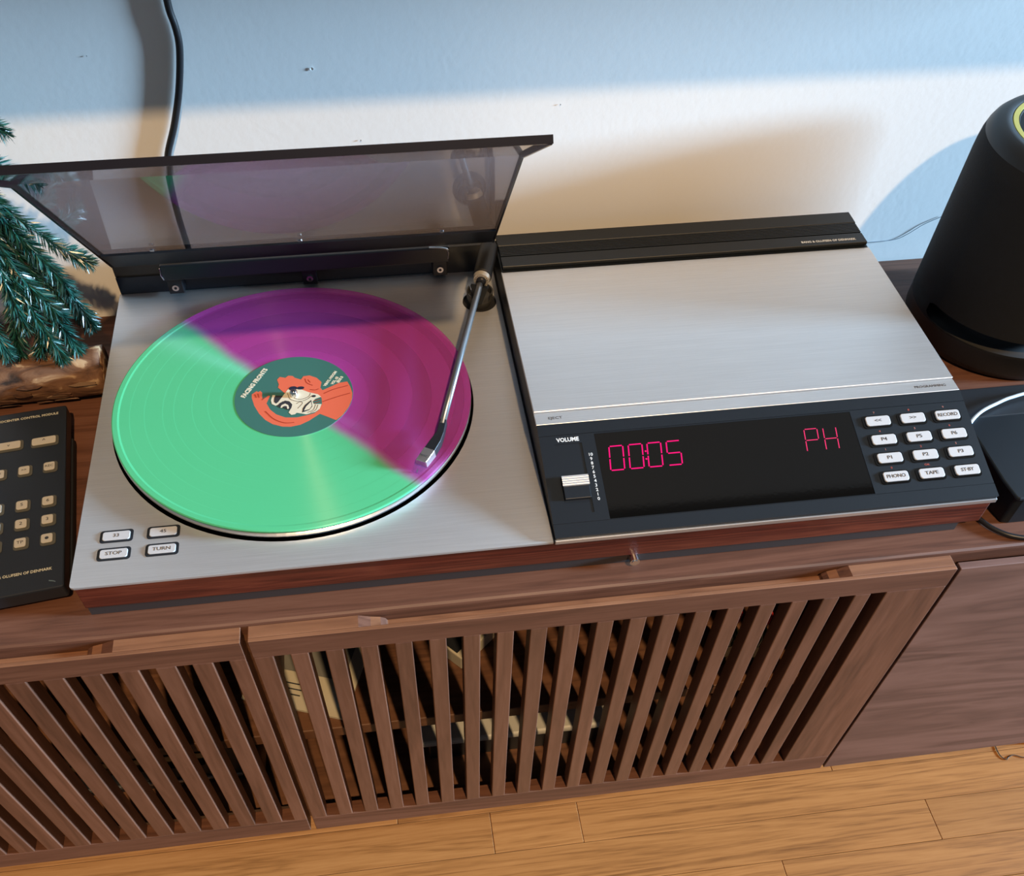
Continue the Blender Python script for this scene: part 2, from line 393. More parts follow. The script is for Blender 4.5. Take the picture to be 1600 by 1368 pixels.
build('upper_slab', boxm(-8, 205, -6, 150, 40.2, 50), mat('pale_shell', (0.45, 0.45, 0.42), 0.4), g, bevel=3)
for i, (x, y, h, r, m_) in enumerate(((551, 27, 68, 9.5, 'red'), (580, 23, 67, 9.5, 'red'))):
    g = empty('glass_bottle', (x, y, -245.9))
    tag(g, ('left dark bottle with red cap on the console shelf', 'right dark bottle with red cap, nearest the flat walnut front')[i], 'bottle', 'bottles on the console shelf')
    bm = NB(); lathe(bm, [(0, 0), (r, 0), (r, h * .7), (r * .5, h * .85), (r * .5, h), (0, h)], 28)
    build('bottle_body', bm, mat('dark_glass', (0.02, 0.03, 0.015), 0.15), g, smooth=True)
    bm = NB(); lathe(bm, [(0, h), (r * .6, h), (r * .6, h + 12), (0, h + 12)], 24); build('cap', bm, mat('red_cap', (0.5, 0.03, 0.025), 0.4), g)
    bm = NB(); lathe(bm, [(r + .3, 16), (r + .3, 34)], 28); build('bottle_label', bm, mat('tan_label', (0.62, 0.42, 0.18), 0.6), g)
g = empty('small_carton', (470, 90, -245.9), 0.1); tag(g, 'small tan carton on the shelf left of the bottles', 'box')
build('carton_body', boxm(0, 32, 0, 22, 0, 26), mat('carton', (0.42, 0.25, 0.10), 0.7), g, bevel=0.6); build('carton_flap', boxm(1, 31, 1, 21, 26, 26.6), cream, g)
g = empty('cassette_deck', (-240, 20, ZB + 0.1)); tag(g, 'black stereo component under the shelf behind the left slatted door', 'stereo')
build('case', boxm(0, 310, 10, 300, 4, 96), blk, g, bevel=1.5)
build('faceplate', boxm(0, 310, 6, 9.8, 4, 96), blk_s, g, bevel=1)
for i in range(9): build('button', boxm(20 + i * 31, 40 + i * 31, 3, 5.9, 18, 23), greyarm, g, bevel=0.6)
build('display_window', boxm(120, 280, 4.6, 5.9, 50, 78), blk_gl, g)
for x in (20, 290):
    bm = NB(); lathe(bm, [(0, 0), (9, 0), (9, 4), (0, 4)], 20); build('foot', bm, rubber, g, (x, 30, 0))

# ------------------------------------------------------------------ music centre
mc = empty('music_centre', (0, 0, CZ)); tag(mc, 'silver and rosewood record player and receiver with open smoked lid on the console', 'record player')
def mb(name, bm, m, parent=mc, **k):
    if parent is mc: bmesh.ops.translate(bm, vec=(0, 0, -CZ), verts=bm.verts)
    return build(name, bm, m, parent, **k)
XR, XS = 719.1, 359.6
YB = 368
# plinth, rosewood front and sides
bm = NB(); box(bm, 3, XR - 3, 0.6, YB - 1, -26.5, -2.2); mb('plinth', bm, rosewood, bevel=0.8)
mb('base_shadow', boxm(4, 700, 2.2, YB - 5, -36.8, -26.6), mat('shadow_brown', (0.030, 0.021, 0.020), 0.7))  # dark brown box added to stand for the shadow strip below the plinth
for x, y in ((40, 30), (680, 30), (40, 330), (680, 330)):
    bm = NB(); lathe(bm, [(0, -37.9), (13, -37.9), (13, -32.1), (0, -32.1)], 28, (x, y)); mb('foot', bm, rubber)
bm = NB(); tube(bm, [(0, 3, 0), (0, -4.8, 0)], 4.0, 20); tube(bm, [(0, -4.7, 0), (0, -5.4, 0)], 2.6, 20)
j = mb('headphone_jack', bm, chrome, parent=None); j.parent = mc; j.location = Vector((426, 0, 8.6)) * MM
# deck plate with platter well and tonearm hole
CX, CY = 165.3, 178.7
AX, AY = 340.0, 301.5
def plate_with_holes(x0, x1, y0, y1, z0, z1, holes, r):
    """flat plate with real round holes (walls included)"""
    bm = NB(); edges = []
    outer = [(x0 + r, y0), (x1, y0), (x1, y1), (x0, y1), (x0, y0 + r)]
    outer = [(x0 + r * (1 - math.sin(t)), y0 + r * (1 - math.cos(t))) for t in (math.pi / 2, math.pi / 3, math.pi / 6, 0)] + [(x1, y0), (x1, y1), (x0, y1)]
    loops = [outer] + [[(cx + rr * math.cos(-2 * math.pi * k / 96), cy + rr * math.sin(-2 * math.pi * k / 96)) for k in range(96)] for cx, cy, rr in holes]
    for lp in loops:
        v = [bm.verts.new((p[0], p[1], z1)) for p in lp]
        for i in range(len(v)): edges.append(bm.edges.new((v[i], v[(i + 1) % len(v)])))
    res = bmesh.ops.triangle_fill(bm, use_beauty=True, use_dissolve=False, edges=edges)
    r2 = bmesh.ops.extrude_face_region(bm, geom=list(bm.faces))
    bmesh.ops.translate(bm, vec=(0, 0, z0 - z1), verts=[g_ for g_ in r2['geom'] if isinstance(g_, bmesh.types.BMVert)])
    return bm
bm = plate_with_holes(0, XS - 0.4, 0, 352, -2.0, 0, [(CX, CY, 153.0), (AX, AY, 16.2)], 3.0)
mb('deck_plate', bm, alu)
bm = NB(); lathe(bm, [(153.2, -0.1), (153.2, -2.2), (0, -2.2)], 96, (CX, CY)); mb('platter_well', bm, blk_m)
bm = NB(); lathe(bm, [(16.4, -0.1), (16.4, -2.1), (0, -2.1)], 40, (AX, AY)); mb('arm_well', bm, blk_m)
# platter
plat = bpy.data.objects.new('platter', None)
bm = NB(); lathe(bm, [(0, -2.1), (147.5, -2.1), (149.6, 0.5), (150.9, 3.2), (151.0, 5.6), (150.2, 6.2), (0, 6.2)], 128, (CX, CY))
plat = mb('platter', bm, alu_trim, smooth=False)
ring_m = mat('platter_rubber', (0.012, 0.012, 0.014), 0.6)
for a, b in ((63, 81.5), (100.5, 117), (137, 145)):
    bm = NB(); lathe(bm, [(a, 6.22), (a, 6.9), (b, 6.9), (b, 6.22)], 128, (CX, CY))
    o = build('platter_ring', bm, ring_m, plat)
    o.location = Vector((0, 0, -CZ)) * MM
# speed buttons
def oval(w_, h_, r): return rrect(w_, h_, r, 5)
for (x, y, s, r) in ((29.2, 46.6, '33', 0), (64.2, 46.6, '45', 0), (29.0, 29.2, 'STOP', 0), (64.4, 29.3, 'TURN', 0)):
    bm = NB(); prism(bm, rrect(24.8, 12.2, 2.6, 5), 'z', 0.02, 0.35)
    base = mb('button_surround', bm, blk, parent=None); base.parent = mc; base.location = Vector((x, y, -CZ)) * MM
    base['label'] = 'black surround of the %s button' % s
    bm = NB(); prism(bm, rrect(20.4, 8.2, 1.8, 5), 'z', 0.2, 1.2)
    k = build('button', bm, key, base, bevel=0.3)
    text('lettering', s, 4.6, ink, base, (0, 0, 1.26), sx=1.15, spacing=0.95)
# ---- receiver body
rec_side = [(0.3, -1.0), (0.3, 3.2), (97.5, 28.4), (111.7, 28.4), (300, 30.6), (352, 30.6), (YB, 20), (YB, -1.8), (0.3, -1.8)]
bm = NB(); prism(bm, rec_side[1:], 'x', XS + 1, XR - 1.2); mb('receiver_housing', bm, blk_s, bevel=0.5)
mb('front_trim', boxm(XS + 0.8, XR - 0.6, -0.9, 1.6, -2.6, 1.6), alu_trim, bevel=0.6, segs=3)
mb('seam_strip', boxm(XS - 0.3, XS + 0.7, 0.5, 352, -2, 0.2), blk)
# long sloping control panel: local frame x along X, y up the slope, z outward
PA = math.atan2(29.0 - 3.85, 97.5 - 0.42)
panel = bpy.data.objects.new('control_panel', None)
bm = NB(); x0, x1 = XS + 1, XR
box(bm, x0, x1, 0, 11.3, -1.2, 0); box(bm, x0, x1, 89.7, 100.2, -1.2, 0)
vs = (372.3, 394.2, 19.3, 81.3)      # slider recess
dsp = (405.2, 619.5, 12.2, 88.4)
for q in ((x0, vs[0], 11.8, 89.2), (vs[0], vs[1], 11.8, vs[2]), (vs[0], vs[1], vs[3], 89.2), (vs[1], dsp[0], 11.8, 89.2), (dsp[0], dsp[1], 11.8, dsp[2]), (dsp[0], dsp[1], dsp[3], 89.2), (dsp[1], x1, 11.8, 89.2)):
    box(bm, q[0], q[1], q[2], q[3], -1.2, -0.15)
panel = build('control_panel', bm, blk_s, mc, (0, 0.42, 3.85 - CZ), (PA, 0, 0))
pc = lambda x, s, h=0.0: (x, s, h)
build('display_glass', boxm(dsp[0] + .2, dsp[1] - .2, dsp[2] + .2, dsp[3] - .2, -1.2, -0.35), blk_gl, panel)
build('slider_recess', boxm(vs[0] + .1, vs[1] - .1, vs[2] + .1, vs[3] - .1, -1.22, -1.0), blk_m, panel)
sk = build('volume_slider', boxm(vs[0] + 0.4, vs[1] - 0.6, 31, 51.5, -0.9, 2.6), blk_s, panel, bevel=0.5)
bm = NB()
box(bm, vs[0] + 0.3, vs[1] - 0.5, 42.0, 50.8, 2.62, 3.6)
for i in range(4): box(bm, vs[0] + 0.3, vs[1] - 0.5, 43.0 + i * 2.0, 44.2 + i * 2.0, 3.6, 4.0)
o = build('slider_cap', bm, alu_trim, panel)
text('lettering', 'VOLUME', 5.0, wink, panel, (383.4, 84.9, -0.1), bold=0.16, sx=0.92)
for i in range(11): text('scale_number', str(i), 3.9, wink, panel, (399.4, 30.3 + i * 3.95, -0.1), bold=0.05, sx=1.0)
# seven segment readout
def seg_digit(x0, s0, w_, h_, segs, m, lean=0.10, t=1.0):
    sh = lambda x, s: (x + (s - s0) * lean, s)
    S_ = {'a': ((0, 1), (1, 1)), 'b': ((1, .5), (1, 1)), 'c': ((1, 0), (1, .5)), 'd': ((0, 0), (1, 0)), 'e': ((0, 0), (0, .5)), 'f': ((0, .5), (0, 1)), 'g': ((0, .5), (1, .5))}
    bm = NB()
    for k in segs:
        (ax, ay), (bx, by) = S_[k]; A = Vector(sh(x0 + ax * w_, s0 + ay * h_)); B = Vector(sh(x0 + bx * w_, s0 + by * h_))
        dv = (B - A).normalized(); A += dv * 0.7; B -= dv * 0.7; nn = Vector((-dv.y, dv.x)) * t / 2
        prism(bm, [tuple(A - nn), tuple(B - nn), tuple(B + nn), tuple(A + nn)], 'z', -0.33, -0.25)
    o = build('display_digit', bm, m, panel); return o
for x, s in ((413.2, 'abcdef'), (428.9, 'abcdef'), (444.2, 'abcdef'), (460.0, 'afgcd')): seg_digit(x, 54, 11.2, 21.6, s, led)
bm = NB()
for s in (61.5, 68.5): prism(bm, rrect(1.5, 1.5, 0.7, 3, 442.6 + (s - 54) * .1, s), 'z', -0.33, -0.25)
build('display_colon', bm, led, panel)
seg_digit(575.0, 55, 11.0, 20.6, 'abefg', led2, 0.1, 0.75); seg_digit(591.0, 55, 10.8, 20.6, 'bcefg', led2, 0.1, 0.75)
# twelve keys
caps = [['<<', '>>', 'RECORD'], ['P4', 'P5', 'P6'], ['P1', 'P2', 'P3'], ['PHONO', 'TAPE', 'ST·BY']]
nums = [['7', '8', '9'], ['4', '5', '6'], ['1', '2', '3'], ['0', 'OK', '']]
rowy = [76.8, 59.2, 42.2, 25.2]
for r in range(4):
    for c in range(3):
        x = 640 + 30 * c; s = rowy[r]
        bm = NB(); prism(bm, rrect(24.6, 12.0, 3.0, 5), 'z', -0.14, 0.3)
        base = build('button_surround', bm, blk_gl, panel, (x - 0.4, s - 0.2, 0))
        bm = NB(); prism(bm, rrect(20.8, 8.7, 2.2, 5), 'z', 0.1, 1.7)
        b_ = build('button', bm, key, panel, (x, s, 0), bevel=0.5)
        b_['label'] = 'white %s key' % (caps[r][c].replace('<<', 'rewind').replace('>>', 'forward').replace('·', '-'))
        text('button_lettering', caps[r][c], 4.3 if len(caps[r][c]) > 2 else 4.4, ink, panel, (x, s, 1.76), bold=0.05, sx=1.05 if len(caps[r][c]) > 4 else 1.2, spacing=0.95)
        if nums[r][c]: text('small_numeral', nums[r][c], 2.6, rink if nums[r][c] == 'OK' else mat('dim_red_ink', (0.42, 0.16, 0.13), 0.6) if (r + c) % 2 == 0 else wink if False else rink, panel, (x - 0.6, s + 8.4, -0.08), sx=1.2)
# aluminium covers
mb('eject_strip', boxm(XS + 0.6, XR - 0.2, 97.6, 110.9, 27.6, 29.2), alu, bevel=0.3, segs=1)
mb('cassette_cover', boxm(XS + 0.6, XR - 0.2, 111.4, 301.4, 28.0, 30.6), alu, bevel=0.4, segs=1)
text('lettering', 'EJECT', 4.0, ink, mc, (376.8, 104.2, 29.25 - CZ), sx=1.15)
text('lettering', 'PROGRAMMING', 3.9, ink, mc, (696, 104.4, 29.25 - CZ), sx=0.98)
# ribbed vent at the back
bm = NB(); box(bm, XS + 2.4, XR - 2, 303.5, 319, 31.2, 34.6); box(bm, XS + 2.4, XR - 2, 336, 354, 31.2, 35.2)
box(bm, XS + 3.4, XR - 3.5, 319, 336, 30.7, 32.4); box(bm, XS + 8, XR - 6, 304, 352, 30.2, 31.3)
vent = mb('vent_grille', bm, blk_s, bevel=0.3, segs=1)
for i in range(7):
    y = 320.2 + i * 2.35
    o = build('vent_rib', boxm(XS + 2.8, XR - 2.4, y, y + 1.3, 32.3, 34.8), blk_s, vent); o.location = Vector((0, 0, -CZ)) * MM
text('lettering', 'BANG & OLUFSEN OF DENMARK', 4.3, wink, mc, (680, 309.4, 34.66 - CZ), bold=0.08, sx=0.86)
# ---- hinge block behind the deck
bm = NB(); box(bm, 1, XS - 4, 353, YB, -1.9, 29); box(bm, 302, XS - 4, 349.5, 353, 0.05, 29)
hb = mb('hinge_block', bm, blk, bevel=0.5)
bm = NB(); box(bm, 1.2, 300, 351.2, 353, 0.1, 18); mb('hinge_cover', bm, mat('blue_black', (0.014, 0.020, 0.032), 0.25), bevel=0.4)
bm = NB(); box(bm, 49, 315, 331, 345, 25, 41); mb('hinge_bar', bm, blk, bevel=1.2)
for x in (56.4, 181.6, 306.3):
    mb('bar_bracket', boxm(x - 7, x + 7, 338, 351.4, 6, 26), blk, bevel=0.8)
    bm = NB(); tube(bm, [(x, 338.2, 13), (x, 336.6, 13)], 3.1, 18); s_ = mb('screw', bm, chrome)
    bm = NB(); tube(bm, [(x, 336.5, 13), (x, 336.3, 13)], 1.4, 6); mb('screw_socket', bm, blk)
bm = NB(); tube(bm, catmull([(296, 331, 42), (308, 330.5, 41), (313.8, 330.5, 38), (313.8, 330.5, 29)], 5), 0.8, 8); mb('spring_clip', bm, chrome)
bm = NB(); tube(bm, catmull([(49, 330.4, 39), (48.6, 330.4, 32), (50, 330.4, 27)], 5), 0.6, 8); mb('spring_clip', bm, chrome)
# ---- lid
H = Vector((0, 345.5, 31.0)); 
L0 = Vector((0, 327, 50)); L1 = Vector((0, 305.3, 73.1)); FO = Vector((0, 192.2, 201.5)); LI = Vector((0, 95.4, 262.0))
pd = (FO - L0).normalized(); sd = (LI - FO).normalized()
def X(p, a): return (a, p.y, p.z)
up1 = Vector((0, -pd.z, pd.y)) * -1     # normal away from the deck
if up1.z < 0: up1 = -up1
up2 = Vector((0, -sd.z, sd.y));
if up2.z < 0: up2 = -up2
T_ = 3.2
def xl(p):   # slight draft
    return 9.0 - 3.0 * (p.z - 40) / 200.0
XRL = 357.0
lid = None
bm = NB()
def slab(bm, a, b, na, nb, t, xl0, xl1, xr0, xr1):
    v = [bm.verts.new(c) for c in (X(a, xl0), X(a, xr0), X(b, xr1), X(b, xl1), X(a + na * t, xl0), X(a + na * t, xr0), X(b + nb * t, xr1), X(b + nb * t, xl1))]
    for f in ((3, 2, 1, 0), (4, 5, 6, 7), (0, 1, 5, 4), (1, 2, 6, 5), (2, 3, 7, 6), (3, 0, 4, 7)): bm.faces.new([v[i] for i in f])
nm = (up1 + up2).normalized()
# profile as one bent sheet, extruded in x
prf = [L0, FO, LI, LI + up2 * T_, FO + nm * T_, L0 + up1 * T_]
A_ = [bm.verts.new(X(p, xl(p))) for p in prf]; B_ = [bm.verts.new(X(p, XRL)) for p in prf]
bm.faces.new(A_[::-1]); bm.faces.new(B_)
for i in range(6): bm.faces.new((A_[i], A_[(i + 1) % 6], B_[(i + 1) % 6], B_[i]))
lid = mb('lid', bm, smoke); lid['label'] = 'smoked clear lid, open'
def lidpart(name, bm, m, **k):
    bmesh.ops.translate(bm, vec=(0, 0, -CZ), verts=bm.verts); return build(name, bm, m, lid, **k)
# side skirts and front lip, thicker smoked edges
edge_m = clear('smoked_edge', (0.10, 0.09, 0.11), 0.08)
edge_s = mat('smoked_rim', (0.012, 0.009, 0.010), 0.2, spec=0.4)
for xa, xb in ((-0.4, 2.4), (None, None)):
    bm = NB()
    for a, b, n1, n2 in ((L0 - pd * 8, FO, up1, nm), (FO, LI, nm, up2)):
        for (p, q, n_) in ((a, b, None),):
            lo = 2.2
            def xx(p_, o_): return (xl(p_) - 1.0 + o_) if xa is not None else (XRL - 1.4 + o_)
            v = [bm.verts.new(c) for c in (X(p - n1 * lo, xx(p, 0)), X(p - n1 * lo, xx(p, 1.8)), X(q - n2 * lo, xx(q, 1.8)), X(q - n2 * lo, xx(q, 0)),
                                           X(p + n1 * T_, xx(p, 0)), X(p + n1 * T_, xx(p, 1.8)), X(q + n2 * T_, xx(q, 1.8)), X(q + n2 * T_, xx(q, 0)))]
            for f in ((3, 2, 1, 0), (4, 5, 6, 7), (0, 1, 5, 4), (1, 2, 6, 5), (2, 3, 7, 6), (3, 0, 4, 7)): bm.faces.new([v[i] for i in f])
    lidpart('side_skirt', bm, edge_s)
bm = NB(); slab(bm, LI - sd * 2.2, LI + sd * 0.6, up2, up2, T_ + 0.2, xl(LI) - 1, xl(LI) - 1, XRL + 1, XRL + 1)
slab(bm, LI - sd * 2.2, LI + sd * 0.6, -up2, -up2, 1.6, xl(LI) - 1, xl(LI) - 1, XRL + 1, XRL + 1)
lidpart('front_lip', bm, edge_s)
bm = NB(); slab(bm, L0 - pd * 6, L1, -up1, -up1, 2.0, xl(L0) + 1.8, xl(L1) + 1.8, XRL - 1.8, XRL - 1.8)
lidpart('hinge_strip', bm, blk)
for x in (56, 182, 306):
    bm = NB(); p = L1 - pd * 4 + Vector((0, 0, 0)); q = p + pd * 12 - up1 * 1.0
    tube(bm, [X(q, x), X(q - up1 * 1.2, x)], 2.0, 12); lidpart('rivet', bm, chrome)
# ---- tonearm
arm = bpy.data.objects.new('tonearm', None); COL.objects.link(arm); arm.parent = mc; arm.location = Vector((AX, AY, -CZ)) * MM
def ab(name, bm, m, **k):
    bmesh.ops.translate(bm, vec=(-AX, -AY, 0), verts=bm.verts); return build(name, bm, m, arm, **k)
bm = NB(); tube(bm, [(338.4, 288, 28.3), (336.6, 281.5, 27.8), (312, 203, 23.5), (286.2, 117, 20)], [3.0, 3.0, 2.9, 2.8], 20); ab('arm_tube', bm, greyarm, smooth=True)
ctop = [(290, 116, 17.2), ]
# head shell: bent black arm piece then silver body then clear finger guard
def bar3(bm, sec):
    """loft of rectangular sections: (centre, halfwidth dir, half w, z top, z bottom)"""
    rings = []
    for (cx, cy), (dx, dy), hw, zt_, zb in sec:
        l = math.hypot(dx, dy); dx, dy = dx / l, dy / l
        rings.append([bm.verts.new((cx - dx * hw, cy - dy * hw, zb)), bm.verts.new((cx + dx * hw, cy + dy * hw, zb)), bm.verts.new((cx + dx * hw * .8, cy + dy * hw * .8, zt_)), bm.verts.new((cx - dx * hw * .8, cy - dy * hw * .8, zt_))])
    for A, B in zip(rings, rings[1:]):
        for k in range(4): bm.faces.new((A[k], A[(k + 1) % 4], B[(k + 1) % 4], B[k]))
    bm.faces.new(rings[0][::-1]); bm.faces.new(rings[-1])
bm = NB(); bar3(bm, [((287.5, 121), (1, -.3), 3.4, 22.5, 16.5), ((283.6, 107.5), (1, -.35), 3.6, 21.5, 15.5), ((279.5, 101), (1, -.55), 5.0, 20, 13.5), ((273.6, 92.5), (1, -.62), 5.6, 18.6, 12.4)]); ab('head_shell', bm, blk, bevel=0.4)
bm = NB(); bar3(bm, [((273.5, 92.4), (1, -.62), 5.8, 18.8, 12.2), ((265.6, 81.5), (1, -.62), 5.4, 17.0, 11.4), ]); ab('cartridge', bm, alu_trim, bevel=0.4)
bm = NB(); bar3(bm, [((265.5, 81.4), (1, -.62), 4.4, 16.4, 11.2), ((260.4, 74.6), (1, -.62), 3.4, 12.6, 10.8)]); ab('stylus_guard', bm, clearp)
bm = NB(); tube(bm, [(262.5, 77.3, 12), (261.8, 76.2, 9.9)], 0.4, 8); ab('stylus', bm, chrome)
text('cartridge_lettering', 'MMC', 3.0, ink, arm, (268.0 - AX, 86.0 - AY, 18.25), rot=(math.radians(-7), 0, math.radians(-32)), sx=1)
ad = Vector((0.27, 0.963, 0.0))
def ap(s, z=31.0): return (338.9 + ad.x * s, 286.5 + ad.y * s, z)
bm = NB(); tube(bm, [ap(3, 29), ap(6, 29.5)], [4.2, 4.8], 24); ab('pivot_hub', bm, blk, smooth=True)
bm = NB(); tube(bm, [ap(5.5, 30), ap(9.5, 30.4)], [7.2, 8.0], 36); ab('weight_dial', bm, mat('dial_silver', (0.62, 0.58, 0.50), 0.35, 0.5))
for i in range(9):
    a = math.radians(-80 + i * 20 + 90); u = Vector((ad.y, -ad.x, 0))
    p = Vector(ap(5.4, 30)) + u * (5.6 * math.cos(a)) + Vector((0, 0, 5.6 * math.sin(a)))
    bm = NB(); tube(bm, [p, p - ad * 0.35], 0.5, 6); ab('dial_mark', bm, ink)
bm = NB(); tube(bm, [ap(9.5, 30.5), ap(10.5, 30.5), ap(56, 31), ap(58, 31)], [8.0, 8.6, 8.6, 7.4], 36); ab('counterweight', bm, rubber, smooth=False)
# V-shaped bearing yoke in front of the pivot and grey cup in the hole
bm = NB(); u = Vector((ad.y, -ad.x, 0)); base = Vector((338.0, 286.5, 0))
vv = [(-8.5, 27), (8.2, 26), (2.6, 8), (-2.6, 8)]
A_ = [bm.verts.new(tuple(base + u * a + Vector((0, 0, z)))) for a, z in vv]; B_ = [bm.verts.new(tuple(base + ad * 4 + u * a + Vector((0, 0, z)))) for a, z in vv]
bm.faces.new(A_); bm.faces.new(B_[::-1])
for i in range(4): bm.faces.new((A_[i], B_[i], B_[(i + 1) % 4], A_[(i + 1) % 4]))
ab('bearing_yoke', bm, blk_s, bevel=0.4)
bm = NB(); lathe(bm, [(0, -1.5), (9.5, -1.5), (12.2, 6), (12.6, 13), (11.4, 13), (10.6, 6.5), (0, 3)], 40, (AX, AY - 1))
for v in bm.verts:
    if v.co.z > 10 and abs(v.co.x - AX) < 8.2: v.co.z = 6.5
ab('gimbal_cup', bm, mat('dark_grey_plastic', (0.045, 0.044, 0.042), 0.45), smooth=False)

# ------------------------------------------------------------------ record
VZ = 9.6
rec = empty('vinyl_record', (CX, CY, 6.95)); tag(rec, 'half green half purple vinyl record on the platter', 'record')
def vinyl_mat():
    m = bpy.data.materials.new('two_colour_vinyl'); m.use_nodes = True; nt = m.node_tree; N = nt.nodes; L = nt.links; b = N['Principled BSDF']
    out = [n for n in N if n.type == 'OUTPUT_MATERIAL'][0]
    tc = N.new('ShaderNodeTexCoord'); sp = N.new('ShaderNodeSeparateXYZ'); L.new(tc.outputs['Object'], sp.inputs[0])
    # signed distance to the dividing diameter
    ang = math.atan2(-109.1 - 119.1, 110.2 + 89.4); nx, ny = -math.sin(ang), math.cos(ang)
    dx = N.new('ShaderNodeMath'); dx.operation = 'MULTIPLY'; dx.inputs[1].default_value = nx; L.new(sp.outputs[0], dx.inputs[0])
    dy = N.new('ShaderNodeMath'); dy.operation = 'MULTIPLY_ADD'; dy.inputs[1].default_value = ny; L.new(sp.outputs[1], dy.inputs[0]); L.new(dx.outputs[0], dy.inputs[2])
    nz = N.new('ShaderNodeTexNoise'); nz.inputs['Scale'].default_value = 14; nz.inputs['Detail'].default_value = 3; L.new(tc.outputs['Object'], nz.inputs['Vector'])
    nm_ = N.new('ShaderNodeMapRange'); nm_.inputs[3].default_value = -0.006; nm_.inputs[4].default_value = 0.006; L.new(nz.outputs['Fac'], nm_.inputs[0])
    sm = N.new('ShaderNodeMath'); sm.operation = 'ADD'; L.new(dy.outputs[0], sm.inputs[0]); L.new(nm_.outputs[0], sm.inputs[1])
    mr = N.new('ShaderNodeMapRange'); mr.interpolation_type = 'SMOOTHSTEP'; mr.inputs[1].default_value = -0.010; mr.inputs[2].default_value = 0.006; L.new(sm.outputs[0], mr.inputs[0])   # 0 green 1 purple
    # radius
    le = N.new('ShaderNodeVectorMath'); le.operation = 'LENGTH'; 
    fl_ = N.new('ShaderNodeCombineXYZ'); L.new(sp.outputs[0], fl_.inputs[0]); L.new(sp.outputs[1], fl_.inputs[1]); L.new(fl_.outputs[0], le.inputs[0])
    # colour
    cmix = N.new('ShaderNodeMix'); cmix.data_type = 'RGBA'; L.new(mr.outputs[0], cmix.inputs[0])
    cmix.inputs[6].default_value = (0.090, 0.53, 0.25, 1); cmix.inputs[7].default_value = (0.58, 0.10, 0.50, 1)
    L.new(cmix.outputs[2], b.inputs['Base Color'])
    b.inputs['Roughness'].default_value = 0.40; b.inputs['Specular IOR Level'].default_value = 0.55
    b.inputs['Anisotropic'].default_value = 1.0; b.inputs['Anisotropic Rotation'].default_value = 0.25
    tg = N.new('ShaderNodeTangent'); tg.direction_type = 'RADIAL'; tg.axis = 'Z'; L.new(tg.outputs[0], b.inputs['Tangent'])
    b.inputs['Coat Weight'].default_value = 0.08; b.inputs['Coat Roughness'].default_value = 0.05
    # fine grooves and wider track gaps
    wv = N.new('ShaderNodeMath'); wv.operation = 'MULTIPLY'; wv.inputs[1].default_value = 1000 / 0.35; L.new(le.outputs['Value'], wv.inputs[0])
    n1 = N.new('ShaderNodeTexNoise'); n1.noise_dimensions = '1D'; n1.inputs['Scale'].default_value = 1.0; n1.inputs['Detail'].default_value = 2; L.new(wv.outputs[0], n1.inputs['W'])
    bp = N.new('ShaderNodeBump'); bp.inputs['Strength'].default_value = 0.06; bp.inputs['Distance'].default_value = 0.0002; L.new(n1.outputs['Fac'], bp.inputs['Height']); L.new(bp.outputs[0], b.inputs['Normal'])
    # purple half lets the platter show through
    tr = N.new('ShaderNodeBsdfTransparent'); tr.inputs[0].default_value = (0.95, 0.62, 0.90, 1)
    mt = N.new('ShaderNodeMath'); mt.operation = 'MULTIPLY'; mt.inputs[1].default_value = 0.62; L.new(mr.outputs[0], mt.inputs[0])
    mx = N.new('ShaderNodeMixShader'); L.new(mt.outputs[0], mx.inputs[0]); L.new(b.outputs[0], mx.inputs[1]); L.new(tr.outputs[0], mx.inputs[2])
    L.new(mx.outputs[0], out.inputs['Surface'])
    return m
vm = vinyl_mat()
gaps_r = (145.5, 117, 109.3, 91, 81.7, 72, 62)
prof = [(3.8, 0.2), (3.8, 2.4), (50.3, 2.4), (51, 2.3)]
for r in (61.5, 62.3, 72, 72.8, 85, 85.6, 100, 100.6, 109, 109.8, 124, 124.6, 136, 136.6): prof.append((r, 2.3 if len(prof) % 2 else 2.27))
prof += [(144.6, 2.25), (146.2, 2.55), (150.0, 2.5), (150.8, 2.1), (150.8, 1.0), (149.5, 0.2), (3.8, 0.2)]
bm = NB(); lathe(bm, prof, 180); build('disc', bm, vm, rec, smooth=False)
lab_ = NB(); lathe(lab_, [(3.8, 2.42), (3.8, 2.62), (49.9, 2.62), (50.0, 2.41)], 96); label = build('label', lab_, teal, rec); label['label'] = 'teal centre label with orange and cream artwork'
